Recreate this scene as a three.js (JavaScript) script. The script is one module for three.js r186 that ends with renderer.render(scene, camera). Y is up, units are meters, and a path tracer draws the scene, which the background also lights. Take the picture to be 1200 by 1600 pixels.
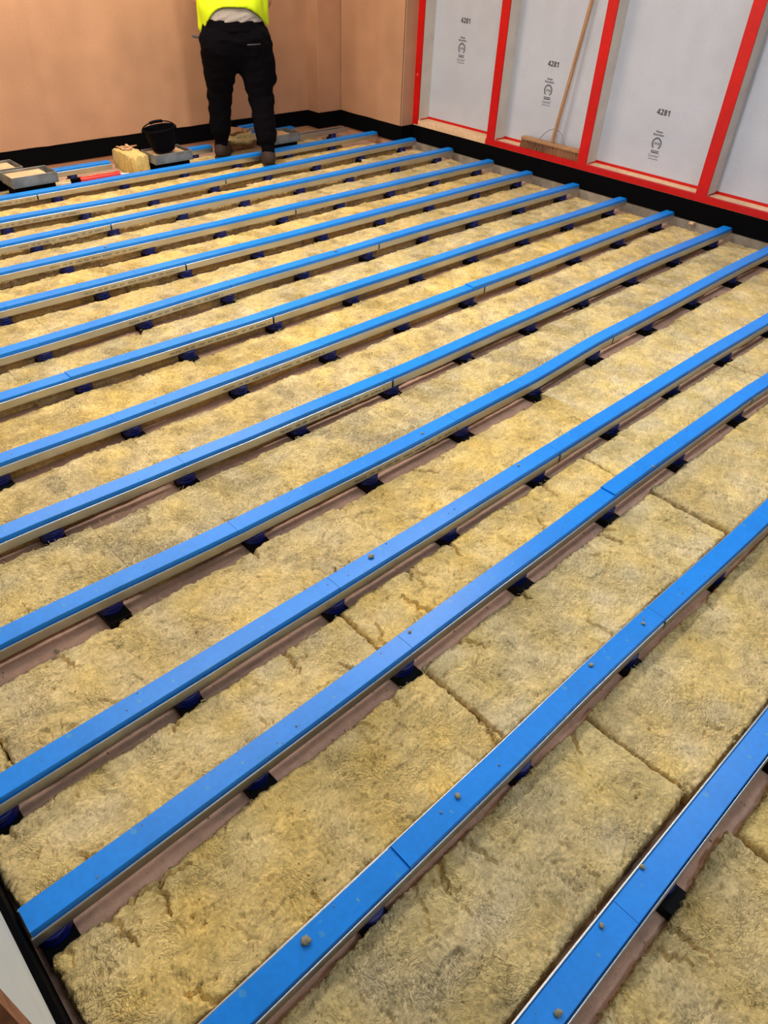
import * as THREE from 'three';
import { RoundedBoxGeometry } from 'three/addons/geometries/RoundedBoxGeometry.js';
import { mergeGeometries, mergeVertices, toCreasedNormals } from 'three/addons/utils/BufferGeometryUtils.js';
import { RectAreaLightUniformsLib } from 'three/addons/lights/RectAreaLightUniformsLib.js';
import { createNoise2D, createNoise3D } from 'simplex-noise';

// ------------------------------------------------------------------ camera, light, exposure
const scene = new THREE.Scene();
scene.background = new THREE.Color(0x000000);
const camera = new THREE.PerspectiveCamera(71.36, 0.75, 0.05, 60);
camera.position.set(0, 1.625, 0);
camera.quaternion.setFromRotationMatrix(new THREE.Matrix4().makeBasis(
  new THREE.Vector3(0.72906253, 0.0386729, 0.68335367),
  new THREE.Vector3(0.41581072, 0.76801479, -0.48708801),
  new THREE.Vector3(-0.54366283, 0.6392634, 0.5438502)));
scene.add(camera);
const renderer = new THREE.WebGLRenderer();
renderer.toneMapping = THREE.LinearToneMapping;
renderer.toneMappingExposure = 1.26;
renderer.shadowMap.enabled = true;
RectAreaLightUniformsLib.init();
const CEILING = 2.75;
const WARM = [1.0, 0.87, 0.7], COOL = [0.8, 0.91, 1.0], NEUTRAL = [1.0, 0.95, 0.86];
// slim linear ceiling fittings running along the battens: x, z, length, colour, strength, where
const FITTINGS = [
  [1.3, -5.0, 1.45, WARM, 52, 'near the beige wall, doorway end'], [2.85, -5.0, 1.45, WARM, 60, 'near the beige wall, taped-wall end'],
  [1.3, -2.7, 1.45, NEUTRAL, 33, 'over the middle rows, doorway end'], [2.95, -2.5, 1.45, NEUTRAL, 66, 'over the middle rows, taped-wall end'],
  [1.1, 0.6, 1.45, COOL, 23, 'over the nearest rows, doorway end'], [3.3, -0.4, 1.45, COOL, 30, 'over the nearest rows, taped-wall end'],
];

// ------------------------------------------------------------------ helpers
function rng(seed) { let a = seed >>> 0; return () => { a = (a + 0x6D2B79F5) | 0; let t = Math.imul(a ^ (a >>> 15), 1 | a); t = (t + Math.imul(t ^ (t >>> 7), 61 | t)) ^ t; return ((t ^ (t >>> 14)) >>> 0) / 4294967296; }; }
const n2 = createNoise2D(rng(11)), n3 = createNoise3D(rng(12));
const lerp = (a, b, t) => a + (b - a) * t, clamp = (x, a, b) => Math.min(b, Math.max(a, x));
const smooth = (a, b, x) => { const t = clamp((x - a) / (b - a), 0, 1); return t * t * (3 - 2 * t); };
const names = new Map();
function numbered(name) { const k = names.get(name) || 0; names.set(name, k + 1); return k ? `${name}_${String(k).padStart(3, '0')}` : name; }
function sh(o) { o.castShadow = true; o.receiveShadow = true; return o; }
function part(name, geometry, material, parent) { const m = sh(new THREE.Mesh(geometry, material)); m.name = name; parent.add(m); return m; }
function thing(name, label, category, group, position = [0, 0, 0], turn = 0) {
  const g = new THREE.Group(); g.name = numbered(name); g.position.set(...position); g.rotation.y = turn;
  g.userData = { label, category }; if (group) g.userData.group = group; scene.add(g); return g;
}
function single(name, geometry, material, label, category, group) {
  const m = sh(new THREE.Mesh(geometry, material)); m.name = numbered(name); m.userData = { label, category }; if (group) m.userData.group = group; scene.add(m); return m;
}
function struct(name, geometry, material) { const m = sh(new THREE.Mesh(geometry, material)); m.name = name; m.userData.kind = 'structure'; scene.add(m); return m; }
// box between two corners, with uv in metres
function box(x0, y0, z0, x1, y1, z1, r = 0) {
  const w = x1 - x0, h = y1 - y0, d = z1 - z0;
  const g = r ? new RoundedBoxGeometry(w, h, d, 2, r) : new THREE.BoxGeometry(w, h, d);
  g.translate((x0 + x1) / 2, (y0 + y1) / 2, (z0 + z1) / 2);
  return metreUV(g);
}
function metreUV(g) {
  const p = g.attributes.position, n = g.attributes.normal, uv = new Float32Array(p.count * 2);
  for (let i = 0; i < p.count; i++) {
    const ax = Math.abs(n.getX(i)), ay = Math.abs(n.getY(i)), az = Math.abs(n.getZ(i));
    if (ay >= ax && ay >= az) { uv[2 * i] = p.getX(i); uv[2 * i + 1] = p.getZ(i); }
    else if (ax >= az) { uv[2 * i] = p.getZ(i); uv[2 * i + 1] = p.getY(i); }
    else { uv[2 * i] = p.getX(i); uv[2 * i + 1] = p.getY(i); }
  }
  g.setAttribute('uv', new THREE.BufferAttribute(uv, 2)); return g;
}
function merge(list) { return mergeGeometries(list.map(g => { const q = g.index ? g.toNonIndexed() : g; for (const k of Object.keys(q.attributes)) if (!['position', 'normal', 'uv'].includes(k)) q.deleteAttribute(k); return q; })); }
const ORD = ['zeroth', 'first', 'second', 'third', 'fourth', 'fifth', 'sixth', 'seventh', 'eighth', 'ninth', 'tenth', 'eleventh', 'twelfth'];
const NUM = ['zero', 'one', 'two', 'three', 'four', 'five', 'six', 'seven', 'eight', 'nine', 'ten', 'eleven', 'twelve', 'thirteen', 'fourteen', 'fifteen'];
camera.updateMatrixWorld(true);
const viewInv = camera.matrixWorld.clone().invert(), FOC = 800 / Math.tan(71.36 / 2 * Math.PI / 180);
function inView(x, y, z, margin = 0) {           // is a point in the photograph's frame
  const v = new THREE.Vector3(x, y, z).applyMatrix4(viewInv); if (v.z > -0.05) return false;
  const px = 600 + FOC * v.x / -v.z, py = 800 - FOC * v.y / -v.z;
  return px > -margin && px < 1200 + margin && py > -margin && py < 1600 + margin;
}

// ------------------------------------------------------------------ textures
function dataTex(w, h, fill, srgb, repeat) {
  const d = new Uint8Array(w * h * 4); fill(d);
  const t = new THREE.DataTexture(d, w, h); t.wrapS = t.wrapT = THREE.RepeatWrapping; t.magFilter = THREE.LinearFilter; t.minFilter = THREE.LinearFilter;
  if (srgb) t.colorSpace = THREE.SRGBColorSpace; if (repeat) t.repeat.set(...repeat); t.needsUpdate = true; return t;
}
// periodic value noise for tiling textures
function tileNoise(size, cells, seed) {
  const r = rng(seed), g = new Float32Array(cells * cells).map(() => r()), out = new Float32Array(size * size);
  for (let y = 0; y < size; y++) for (let x = 0; x < size; x++) {
    const fx = x / size * cells, fy = y / size * cells, ix = Math.floor(fx), iy = Math.floor(fy);
    let tx = fx - ix, ty = fy - iy; tx = tx * tx * (3 - 2 * tx); ty = ty * ty * (3 - 2 * ty);
    const a = g[(iy % cells) * cells + ix % cells], b = g[(iy % cells) * cells + (ix + 1) % cells], c = g[((iy + 1) % cells) * cells + ix % cells], d = g[((iy + 1) % cells) * cells + (ix + 1) % cells];
    out[y * size + x] = lerp(lerp(a, b, tx), lerp(c, d, tx), ty);
  }
  return out;
}
function woolTextures() {                         // mineral wool: matted flakes and fibres; one tile is 1 m
  const S = 2048, h = new Float32Array(S * S), c = new Float32Array(S * S), r = rng(77);
  const flow = tileNoise(256, 12, 5), coarse = tileNoise(256, 7, 6), mid = tileNoise(512, 48, 7), patch = tileNoise(256, 16, 8);
  for (let k = 0; k < 42000; k++) {               // overlapping flakes, each with its own tilt and tone
    const cx = r() * S, cy = r() * S, fi = (Math.floor(cy / 8) % 256) * 256 + Math.floor(cx / 8) % 256, rough = 0.22 + 1.5 * smooth(0.42, 0.8, patch[fi]);
    const a = (flow[fi] - 0.5) * 4 + (r() - 0.5) * 1.8 + 0.3, L = 7 + r() * r() * 24, W = 2.6 + r() * 5, ca = Math.cos(a), sa = Math.sin(a), hv = (r() - 0.5) * 0.7 * rough, tilt = (r() - 0.3) * 0.55 * rough, cv = (r() - 0.5) * 0.42, bend = (r() - 0.5) * 0.05, R = Math.ceil(L);
    for (let y = -R; y <= R; y++) for (let x = -R; x <= R; x++) {
      const u = x * ca + y * sa, v = -x * sa + y * ca + bend * u * u * 0.5, e = (u / L) * (u / L) + (v / W) * (v / W); if (e > 1) continue;
      const i = ((cy + y + S) % S | 0) * S + ((cx + x + S) % S | 0), nh = hv + tilt * v / W + 0.25 * (1 - e) * rough;
      h[i] = lerp(h[i], nh, 0.85); c[i] = lerp(c[i], cv, 0.7);
    }
  }
  for (let k = 0; k < 26000; k++) {               // single fibres on top
    let x = r() * S, y = r() * S, a = r() * 6.28; const len = 10 + r() * 30, bend = (r() - 0.5) * 0.14, hv = 0.15 + r() * 0.4, cv = r() * 0.5 - 0.12;
    for (let s = 0; s < len; s++) { x += Math.cos(a); y += Math.sin(a); a += bend; const xi = ((x | 0) + S) % S, yi = ((y | 0) + S) % S, i = yi * S + xi, f = Math.sin(Math.PI * s / len); h[i] = lerp(h[i], hv, 0.7 * f); c[i] = lerp(c[i], cv, 0.6 * f); const j = ((yi + 1) % S) * S + xi; h[j] = lerp(h[j], hv, 0.5 * f); c[j] = lerp(c[j], cv, 0.5 * f); }
  }
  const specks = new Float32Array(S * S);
  for (let k = 0; k < 1300; k++) {                 // darker binder spots, plus flecks that paint in the shade of crevices
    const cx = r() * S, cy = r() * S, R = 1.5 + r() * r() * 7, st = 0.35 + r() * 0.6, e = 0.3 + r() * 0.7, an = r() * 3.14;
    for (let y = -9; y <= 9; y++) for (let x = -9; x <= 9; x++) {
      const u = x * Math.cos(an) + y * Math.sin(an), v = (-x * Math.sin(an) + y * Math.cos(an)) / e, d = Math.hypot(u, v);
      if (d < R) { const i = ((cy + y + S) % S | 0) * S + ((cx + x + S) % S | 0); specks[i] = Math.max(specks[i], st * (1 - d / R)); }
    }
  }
  const at = (a, n, x, y) => a[((y * n / S) | 0) * n + ((x * n / S) | 0)];
  const make = tone => dataTex(S, S, d => {
    for (let y = 0; y < S; y++) for (let x = 0; x < S; x++) {
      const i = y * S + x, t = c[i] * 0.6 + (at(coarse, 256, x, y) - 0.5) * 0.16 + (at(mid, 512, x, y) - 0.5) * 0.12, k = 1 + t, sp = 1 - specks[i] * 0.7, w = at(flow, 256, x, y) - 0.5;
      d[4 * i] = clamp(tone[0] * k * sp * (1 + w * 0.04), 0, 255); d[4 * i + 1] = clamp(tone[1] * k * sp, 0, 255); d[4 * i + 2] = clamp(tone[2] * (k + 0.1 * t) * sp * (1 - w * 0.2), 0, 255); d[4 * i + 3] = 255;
    }
  }, true);
  const bump = dataTex(S, S, d => { for (let i = 0; i < S * S; i++) { const v = clamp(118 + h[i] * 135, 0, 255); d[4 * i] = d[4 * i + 1] = d[4 * i + 2] = v; d[4 * i + 3] = 255; } });
  return { make, bump };
}
function grainTex(S, tone, cells, amp, seed, specks = 0, speckTone = [0, 0, 0], streak = 1) {
  const layers = cells.map((n, k) => tileNoise(S, n, seed + k)), r = rng(seed + 50);
  return dataTex(S, S, d => {
    for (let y = 0; y < S; y++) for (let x = 0; x < S; x++) {
      const i = y * S + x; let t = 0; layers.forEach((l, k) => { t += (l[(((y / (streak || 1)) | 0) % S) * S + x] - 0.5) * amp[k]; });
      for (let q = 0; q < 3; q++) d[4 * i + q] = clamp(tone[q] * (1 + t), 0, 255); d[4 * i + 3] = 255;
    }
    for (let k = 0; k < specks; k++) {
      const cx = r() * S | 0, cy = r() * S | 0, R = 0.6 + r() * r() * 3.2, al = 0.35 + r() * 0.5;
      for (let y = -4; y <= 4; y++) for (let x = -4; x <= 4; x++) if (Math.hypot(x, y * (0.7 + r() * 0.3)) < R) {
        const i = ((cy + y + S) % S) * S + (cx + x + S) % S; for (let q = 0; q < 3; q++) d[4 * i + q] = lerp(d[4 * i + q], speckTone[q], al);
      }
    }
  }, true);
}
function noiseBump(S, cells, amp, seed) {
  const layers = cells.map((n, k) => tileNoise(S, n, seed + k));
  return dataTex(S, S, d => { for (let i = 0; i < S * S; i++) { let t = 0; layers.forEach((l, k) => { t += (l[i] - 0.5) * amp[k]; }); const v = clamp(128 + 127 * t, 0, 255); d[4 * i] = d[4 * i + 1] = d[4 * i + 2] = v; d[4 * i + 3] = 255; } });
}
const std = o => new THREE.MeshStandardMaterial(o);
const lin = (r, g, b) => new THREE.Color().setRGB(r, g, b);

const wool = woolTextures();
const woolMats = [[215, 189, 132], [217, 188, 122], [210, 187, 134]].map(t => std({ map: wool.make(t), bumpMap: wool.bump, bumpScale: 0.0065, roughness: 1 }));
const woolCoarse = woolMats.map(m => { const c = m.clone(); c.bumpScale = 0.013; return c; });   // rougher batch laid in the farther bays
const woolPlain = std({ color: lin(0.62, 0.47, 0.22), roughness: 1 });
const woolGrey = std({ color: lin(0.34, 0.31, 0.22), roughness: 1 });
const M = {
  steel: std({ color: lin(0.52, 0.53, 0.54), metalness: 0.85, roughness: 0.32, bumpMap: noiseBump(256, [9, 60], [0.7, 0.3], 301), bumpScale: 0.0004 }),
  zinc: std({ map: grainTex(256, [150, 152, 149], [5, 30], [0.25, 0.2], 320), metalness: 0.55, roughness: 0.5 }),
  foam: new THREE.MeshPhysicalMaterial({ map: grainTex(512, [4, 141, 250], [4, 17, 128], [0.05, 0.05, 0.05], 340, 160, [110, 160, 215]), roughness: 0.36, specularIntensity: 0.9 }),
  black: new THREE.MeshPhysicalMaterial({ color: lin(0.002, 0.002, 0.003), roughness: 0.85, specularIntensity: 0.12 }),
  rubber: new THREE.MeshPhysicalMaterial({ color: lin(0.003, 0.003, 0.004), roughness: 0.65, specularIntensity: 0.3 }),
  packer: std({ color: lin(0.003, 0.011, 0.15), roughness: 0.35 }),
  floor: std({ map: grainTex(1024, [202, 164, 144], [4, 19, 90, 400], [0.16, 0.1, 0.08, 0.08], 360, 700, [92, 66, 48]), roughness: 0.85 }),
  beige: std({ map: grainTex(1024, [194, 147, 114], [3, 9, 200], [0.07, 0.05, 0.04], 380), roughness: 0.62 }),
  sheet: std({ map: grainTex(512, [194, 199, 214], [3, 11, 120], [0.03, 0.03, 0.02], 400), roughness: 0.42 }),
  studSide: std({ map: grainTex(512, [214, 206, 196], [3, 14, 90], [0.05, 0.06, 0.03], 410, 30, [150, 140, 130]), roughness: 0.6 }),
  redTape: std({ map: grainTex(256, [206, 2, 2], [5, 40], [0.08, 0.06], 420, 8, [235, 150, 140]), roughness: 0.4 }),
  timber: std({ map: grainTex(512, [232, 194, 156], [6, 90, 200], [0.14, 0.12, 0.06], 430, 24, [160, 112, 74]), roughness: 0.75 }),
  broomWood: std({ map: grainTex(256, [176, 132, 94], [6, 70], [0.15, 0.15], 440), roughness: 0.6 }),
  bristle: std({ map: grainTex(128, [132, 92, 64], [9, 40], [0.5, 0.4], 450), roughness: 0.9 }),
  wire: std({ color: lin(0.25, 0.24, 0.22), metalness: 0.9, roughness: 0.4 }),
  concrete: std({ map: grainTex(512, [150, 140, 126], [5, 22, 140], [0.2, 0.16, 0.12], 460, 200, [100, 92, 82]), roughness: 0.9 }),
  whiteWall: std({ map: grainTex(512, [222, 226, 218], [4, 20], [0.03, 0.03], 470, 20, [150, 140, 126]), roughness: 0.7 }),
  ceiling: std({ color: lin(0.4, 0.39, 0.37), roughness: 0.95 }),
  plain: std({ color: lin(0.32, 0.28, 0.23), roughness: 0.95 }),
  jamb: std({ map: grainTex(512, [150, 98, 62], [5, 60, 200], [0.25, 0.3, 0.12], 480, 60, [60, 36, 24]), roughness: 0.85 }),
  insert: std({ map: grainTex(256, [232, 192, 150], [4, 30], [0.12, 0.1], 490, 30, [170, 120, 84]), roughness: 0.85 }),
  plastic: new THREE.MeshPhysicalMaterial({ color: lin(0.002, 0.002, 0.004), roughness: 0.6, specularIntensity: 0.1 }),
  redTool: std({ color: lin(0.62, 0.012, 0.01), roughness: 0.35 }),
  white: std({ color: lin(0.75, 0.74, 0.7), roughness: 0.6 }),
  card: std({ map: grainTex(256, [176, 132, 96], [5, 30], [0.2, 0.12], 495), roughness: 0.9 }),
  ink: std({ color: lin(0.02, 0.02, 0.022), roughness: 0.7 }),
  trouser: new THREE.MeshPhysicalMaterial({ color: lin(0.0025, 0.002, 0.0035), roughness: 0.95, specularIntensity: 0.15 }),
  vest: std({ color: lin(0.62, 0.82, 0.0), roughness: 0.75, emissive: 0x000000 }),
  shirt: std({ color: lin(0.32, 0.28, 0.26), roughness: 0.95 }),
  skin: std({ color: lin(0.46, 0.21, 0.12), roughness: 0.6 }),
  hair: std({ color: lin(0.02, 0.014, 0.01), roughness: 0.9 }),
  boot: std({ color: lin(0.03, 0.013, 0.01), roughness: 0.8 }),
  sole: std({ color: lin(0.02, 0.018, 0.016), roughness: 0.9 }),
  zip: std({ color: lin(0.045, 0.04, 0.05), roughness: 0.5 }),
};

// ------------------------------------------------------------------ the room
const XL = -0.11, XR = 5.17, ZB = -6.05, ZF = 2.3;
struct('floor', box(-2.0, -0.2, ZB - 0.2, XR + 0.4, 0, ZF + 0.2), M.floor);
struct('ceiling', box(-2.0, CEILING, ZB - 0.2, XR + 0.4, CEILING + 0.2, ZF + 0.2), M.ceiling);
struct('wall_front', box(-2.0, 0, ZF, XR + 0.4, CEILING, ZF + 0.2), M.plain);
// left wall with the doorway the photograph is taken from
const wallLeft = struct('wall_left', box(XL - 0.12, 0, ZB - 0.2, XL, CEILING, -0.5), M.whiteWall);
part('wall_section', box(XL - 0.12, 0, 0.75, XL, CEILING, ZF), M.whiteWall, wallLeft);
part('wall_section', box(XL - 0.12, 2.1, -0.5, XL, CEILING, 0.75), M.whiteWall, wallLeft);
const door = struct('door_1', box(XL - 0.125, 0, -0.5, XL + 0.002, 2.1, -0.46), M.jamb);
part('jamb', box(XL - 0.125, 0, 0.71, XL + 0.002, 2.1, 0.75), M.jamb, door);
part('head', box(XL - 0.125, 2.06, -0.46, XL + 0.002, 2.1, 0.71), M.jamb, door);
struct('wall_corridor', merge([box(-2.0, 0, -1.6, -1.9, CEILING, ZF), box(-1.9, 0, -1.6, XL - 0.12, CEILING, -1.5)]), M.plain);
// black perimeter strips, 13 cm high
const BY0 = 0.07, BY1 = 0.2;
struct('baseboard_left', box(XL, 0.0, ZB, XL + 0.012, 0.155, -0.5, 0.002), M.black);
struct('baseboard_back', box(XL + 0.012, BY0, ZB, 4.75, BY1, ZB + 0.014, 0.003), M.black);

// beige back wall: tall sheets with soft vertical waves, each a panel with its own edges
function wavySheet(w, h, seed, amp, base, ridges = []) {
  const nx = Math.max(12, Math.round(w / 0.02)), ny = 18, g = new THREE.PlaneGeometry(w, h, nx, ny), p = g.attributes.position;
  for (let i = 0; i < p.count; i++) {
    const x = p.getX(i), y = p.getY(i); let d = amp * (n2(x * 1.7 + seed * 3.1, y * 0.12 + seed) + 0.5 * n2(x * 4.3 + seed, y * 0.22));
    for (const [rx, rw, rh] of ridges) d += rh * Math.exp(-((x - rx - 0.02 * n2(y * 0.6, rx)) ** 2) / (rw * rw));
    p.setZ(i, base + d * smooth(0, 0.12, w / 2 - Math.abs(x)));
  }
  const uv = g.attributes.uv; for (let i = 0; i < uv.count; i++) uv.setXY(i, p.getX(i) + seed * 0.37, p.getY(i));
  g.computeVertexNormals(); return g;
}
const wallBack = struct('wall_back', box(-2.0, 0, ZB - 0.2, XR + 0.4, CEILING, ZB), M.beige);
{
  const edges = [XL, 1.6, 4.75], ridges = [[], [[2.235 - 3.175, 0.05, 0.012], [3.45 - 3.175, 0.05, 0.01], [4.3 - 3.175, 0.09, 0.008], [2.9 - 3.175, 0.12, 0.006]]];
  for (let k = 0; k < 2; k++) {
    const w = edges[k + 1] - edges[k] - 0.001, s = wavySheet(w, CEILING - BY1 - 0.004, k + 1, 0.006, 0.012, ridges[k]);
    s.translate((edges[k] + edges[k + 1]) / 2, (CEILING + BY1) / 2, ZB); part('panel', s, M.beige, wallBack);
  }
}
// boxed-in pier in the corner, then the beige side wall with its return
const pier = struct('wall_pier', box(4.75, 0, ZB, 5.03, CEILING, -5.885, 0.004), M.beige);
part('baseboard', merge([box(4.737, BY0, ZB, 4.75, BY1, -5.872), box(4.75, BY0, -5.885, 5.03, BY1, -5.872)]), M.black, pier);
const side = struct('wall_side', box(5.03, 0, ZB, XR + 0.4, CEILING, -5.06, 0.004), M.beige);
{ const s = wavySheet(0.81, CEILING - BY1 - 0.004, 9, 0.008, 0.01); s.rotateY(-Math.PI / 2); s.translate(5.03, (CEILING + BY1) / 2, -5.472); part('panel', s, M.beige, side); }
part('baseboard', merge([box(5.016, BY0, -5.872, 5.03, BY1, -5.046), box(5.03, BY0, -5.06, XR, BY1, -5.046)]), M.black, side);

// white right wall: protective sheets between timber studs taped red
const XP = 5.305, RT = 0.243, RB = 0.2;
const wallRight = struct('wall_right', box(XP + 0.004, 0, -5.06, XR + 0.4, CEILING, ZF), M.sheet);
const studZ = [-5.03, -4.143, -3.23, -2.243, -1.32, -0.4, 0.52, 1.44];
studZ.forEach((z, k) => {
  const s = struct(`trim_${k + 3}`, box(XR + 0.001, RT, z - 0.04, XP - 0.001, CEILING, z + 0.04, 0.002), M.studSide);
  part('red_tape', merge([box(XR - 0.001, RT - 0.035, z - 0.041, XR + 0.001, CEILING, z + 0.041), box(XR - 0.001, RT, z + 0.04, XR + 0.006, CEILING, z + 0.041)]), M.redTape, s).userData.label = 'red tape on the stud face';
  const z1 = k + 1 < studZ.length ? studZ[k + 1] : ZF;
  const p = part('panel', box(XP - 0.004, RT, z + 0.002, XP + 0.004, CEILING, z1 - 0.002, 0.001), M.sheet, wallRight);
  part('red_tape', box(XP - 0.006, RT, z + 0.041, XP - 0.0035, RT + 0.019, z1 - 0.041), M.redTape, p);
  part('red_tape', box(XR + 0.03, RT, z + 0.039, XP - 0.006, RT + 0.01, z + 0.042), M.redTape, s);
});
const rail = struct('trim_2', box(XR, RB, -5.046, XP + 0.004, RT, ZF, 0.002), M.timber);
part('red_tape', merge([box(XR - 0.0012, RB + 0.002, studZ[1] - 0.05, XR, RT + 0.001, ZF), box(XR, RT, studZ[1] + 0.04, XR + 0.028, RT + 0.0012, ZF)]), M.redTape, rail).userData.label = 'red tape along the rail edge';
struct('baseboard_right', box(XR - 0.002, BY0, -5.046, XR + 0.13, RB, ZF, 0.003), M.black);
struct('trim_1', box(XR + 0.004, 0, -5.046, XR + 0.13, BY0, ZF), M.concrete);

// printed marks on the sheets
function markTexture(w, h, draw) {
  const c = document.createElement('canvas'); c.width = w; c.height = h; const x = c.getContext('2d');
  x.fillStyle = '#000'; x.fillRect(0, 0, w, h); x.fillStyle = '#fff'; x.strokeStyle = '#fff'; x.textAlign = 'center'; x.textBaseline = 'middle'; draw(x);
  const t = new THREE.CanvasTexture(c); return t;
}
const inkMat = t => std({ color: lin(0.02, 0.02, 0.022), roughness: 0.7, alphaMap: t, transparent: true });
const numberInk = inkMat(markTexture(256, 128, x => { x.font = 'bold 100px sans-serif'; x.fillText('4281', 128, 66); }));
const stampInk = inkMat(markTexture(256, 512, x => {
  x.font = 'bold 44px sans-serif'; x.fillText('Flame', 128, 30); x.fillText('Retardant', 128, 76, 210);
  x.fillStyle = '#aaa'; x.strokeStyle = '#aaa'; x.lineWidth = 20; x.beginPath(); x.arc(128, 210, 84, Math.PI * 0.68, Math.PI * 2.32); x.stroke();
  x.lineWidth = 4; x.beginPath(); x.arc(128, 210, 66, Math.PI * 0.7, Math.PI * 2.3); x.stroke();
  x.fillStyle = '#ddd'; x.font = 'bold 52px sans-serif'; x.fillText('LPCB', 128, 212, 112);
  x.fillStyle = '#aaa'; x.fillRect(48, 318, 160, 14); x.fillRect(56, 342, 150, 18);
  x.fillStyle = '#ddd'; x.font = '64px sans-serif'; x.fillText('Correx', 118, 404, 190); x.font = '30px sans-serif'; x.fillText('®', 226, 388);
  x.fillStyle = '#999'; x.fillRect(34, 448, 190, 10);
}));
function wallMark(name, mat, w, h, y, z) {
  const g = new THREE.PlaneGeometry(w, h); g.rotateY(-Math.PI / 2); g.translate(XP - 0.0048, y, z);
  const holder = wallRight.children.find(c => c.name === 'panel' && (c.geometry.computeBoundingBox(), z > c.geometry.boundingBox.min.z && z < c.geometry.boundingBox.max.z));
  part(name, g, mat, holder);
}
for (const [y, z, ys, zs] of [[1.013, -4.645, 0.8, -4.662], [0.826, -3.722, 0.63, -3.735], [0.659, -2.735, 0.442, -2.73], [0.5, -1.78, 0.28, -1.78]]) {
  wallMark('printed_number', numberInk, 0.125, 0.0625, y, z);
  if (ys > 0.4) wallMark('printed_stamp', stampInk, 0.105, 0.215, ys, zs);
}

// ceiling fittings
for (const [x, z, len, c, s, where] of FITTINGS) {
  const t = thing('ceiling_light', `slim linear ceiling light ${where}`, 'ceiling light', 'linear ceiling lights', [x, CEILING, z]);
  part('housing', box(-len / 2 - 0.02, -0.05, -0.15, len / 2 + 0.02, 0, 0.15, 0.006), M.white, t);
  part('diffuser', box(-len / 2, -0.056, -0.13, len / 2, -0.05, 0.13), std({ color: 0xffffff, emissive: new THREE.Color().setRGB(...c), emissiveIntensity: 2 }), t);
  const l = new THREE.RectAreaLight(new THREE.Color().setRGB(...c), s * 0.5, len, 0.26); l.position.set(x, CEILING - 0.062, z); l.lookAt(x, 0, z); l.castShadow = true; scene.add(l);
}

// ------------------------------------------------------------------ floor battens
// far edge of the blue strip along each row: [x, z] knots; joints in steel and foam
const ROWS = [null,
  { k: [[-0.1, -0.0595], [5.1, 0.0]], steel: [3.0], foam: [0.797, 1.8, 2.8, 3.8, 4.6], shift: 0 },
  { k: [[0.07, -0.468], [0.8, -0.47], [1.3, -0.475], [2.25, -0.464], [5, -0.46]], steel: [1.572, 4.57], foam: [0.538, 1.572, 2.6, 3.6, 4.57], low: 0.005 },
  { k: [[0, -0.868], [0.48, -0.871], [1.45, -0.88], [2.2, -0.888], [3.02, -0.886], [3.3, -0.877], [5, -0.865]], steel: [3.02], foam: [0.95, 1.956, 3.0, 4.0], raise: 1.956 },
  { k: [[0, -1.177], [1.4, -1.174], [3.1, -1.18], [4, -1.17]], steel: [2.03], foam: [0.948, 2.03, 3.0, 4.0] },
  { k: [[0.16, -1.604], [0.98, -1.577], [1.55, -1.567], [2.3, -1.572], [3.06, -1.605], [4.67, -1.629]], steel: [3.057], foam: [0.868, 1.887, 3.05, 4.05] },
  { k: [[0.32, -2.018], [0.93, -2.003], [1.27, -1.992], [1.94, -1.983], [2.83, -1.993], [4.16, -2.01], [5.06, -2.002]], steel: [1.93], foam: [0.931, 1.938, 2.95, 3.95] },
  { k: [[0.47, -2.411], [0.95, -2.402], [1.56, -2.4], [3.3, -2.407], [5.05, -2.425]], steel: [3.03], foam: [0.88, 1.9, 2.939, 3.95], raise: 2.939 },
  { k: [[0.65, -2.834], [1.4, -2.815], [1.9, -2.807], [3.85, -2.815], [5.1, -2.811]], steel: [1.905], foam: [0.892, 1.88, 2.95, 3.9], low: 0.004 },
  { k: [[0.77, -3.198], [2.2, -3.235], [3.5, -3.25], [5.07, -3.24]], steel: [3.02], foam: [0.92, 1.95, 3.02, 4.0] },
  { k: [[0.95, -3.664], [2.45, -3.652], [4.9, -3.675]], steel: [1.929], foam: [0.95, 1.93, 2.9, 3.9] },
  { k: [[1.1, -4.1], [2.75, -4.077], [5.1, -4.09]], steel: [3.025], foam: [1.0, 2.0, 3.025, 4.0] },
  { k: [[1.27, -4.496], [2.9, -4.516], [5.14, -4.553]], steel: [1.911], foam: [1.0, 1.9, 3.06, 4.0] },
  { k: [[1.4, -4.905], [2.2, -4.885], [3.4, -4.935], [5.14, -4.99]], steel: [3.03], foam: [0.95, 1.89, 3.03, 4.4] },
  { k: [[1.58, -5.329], [3.64, -5.339], [5.0, -5.37]], steel: [1.8], foam: [0.9, 1.96, 3.0, 4.0], end: 4.975, raise: 1.0 },
];
const FOAM_W = 0.06, CH_W = 0.074, CH_Y0 = 0.065, CH_Y1 = 0.1, TOP = 0.115;
function rowZ(n, x) {                              // centre line of row n
  const k = ROWS[n].k, off = n === 1 ? 0 : FOAM_W / 2;
  if (x <= k[0][0]) return k[0][1] + off; if (x >= k[k.length - 1][0]) return k[k.length - 1][1] + off;
  for (let i = 0; i + 1 < k.length; i++) if (x <= k[i + 1][0]) { const t = (x - k[i][0]) / (k[i + 1][0] - k[i][0]); return lerp(k[i][1], k[i + 1][1], t * t * (3 - 2 * t)) + off; }
}
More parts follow.
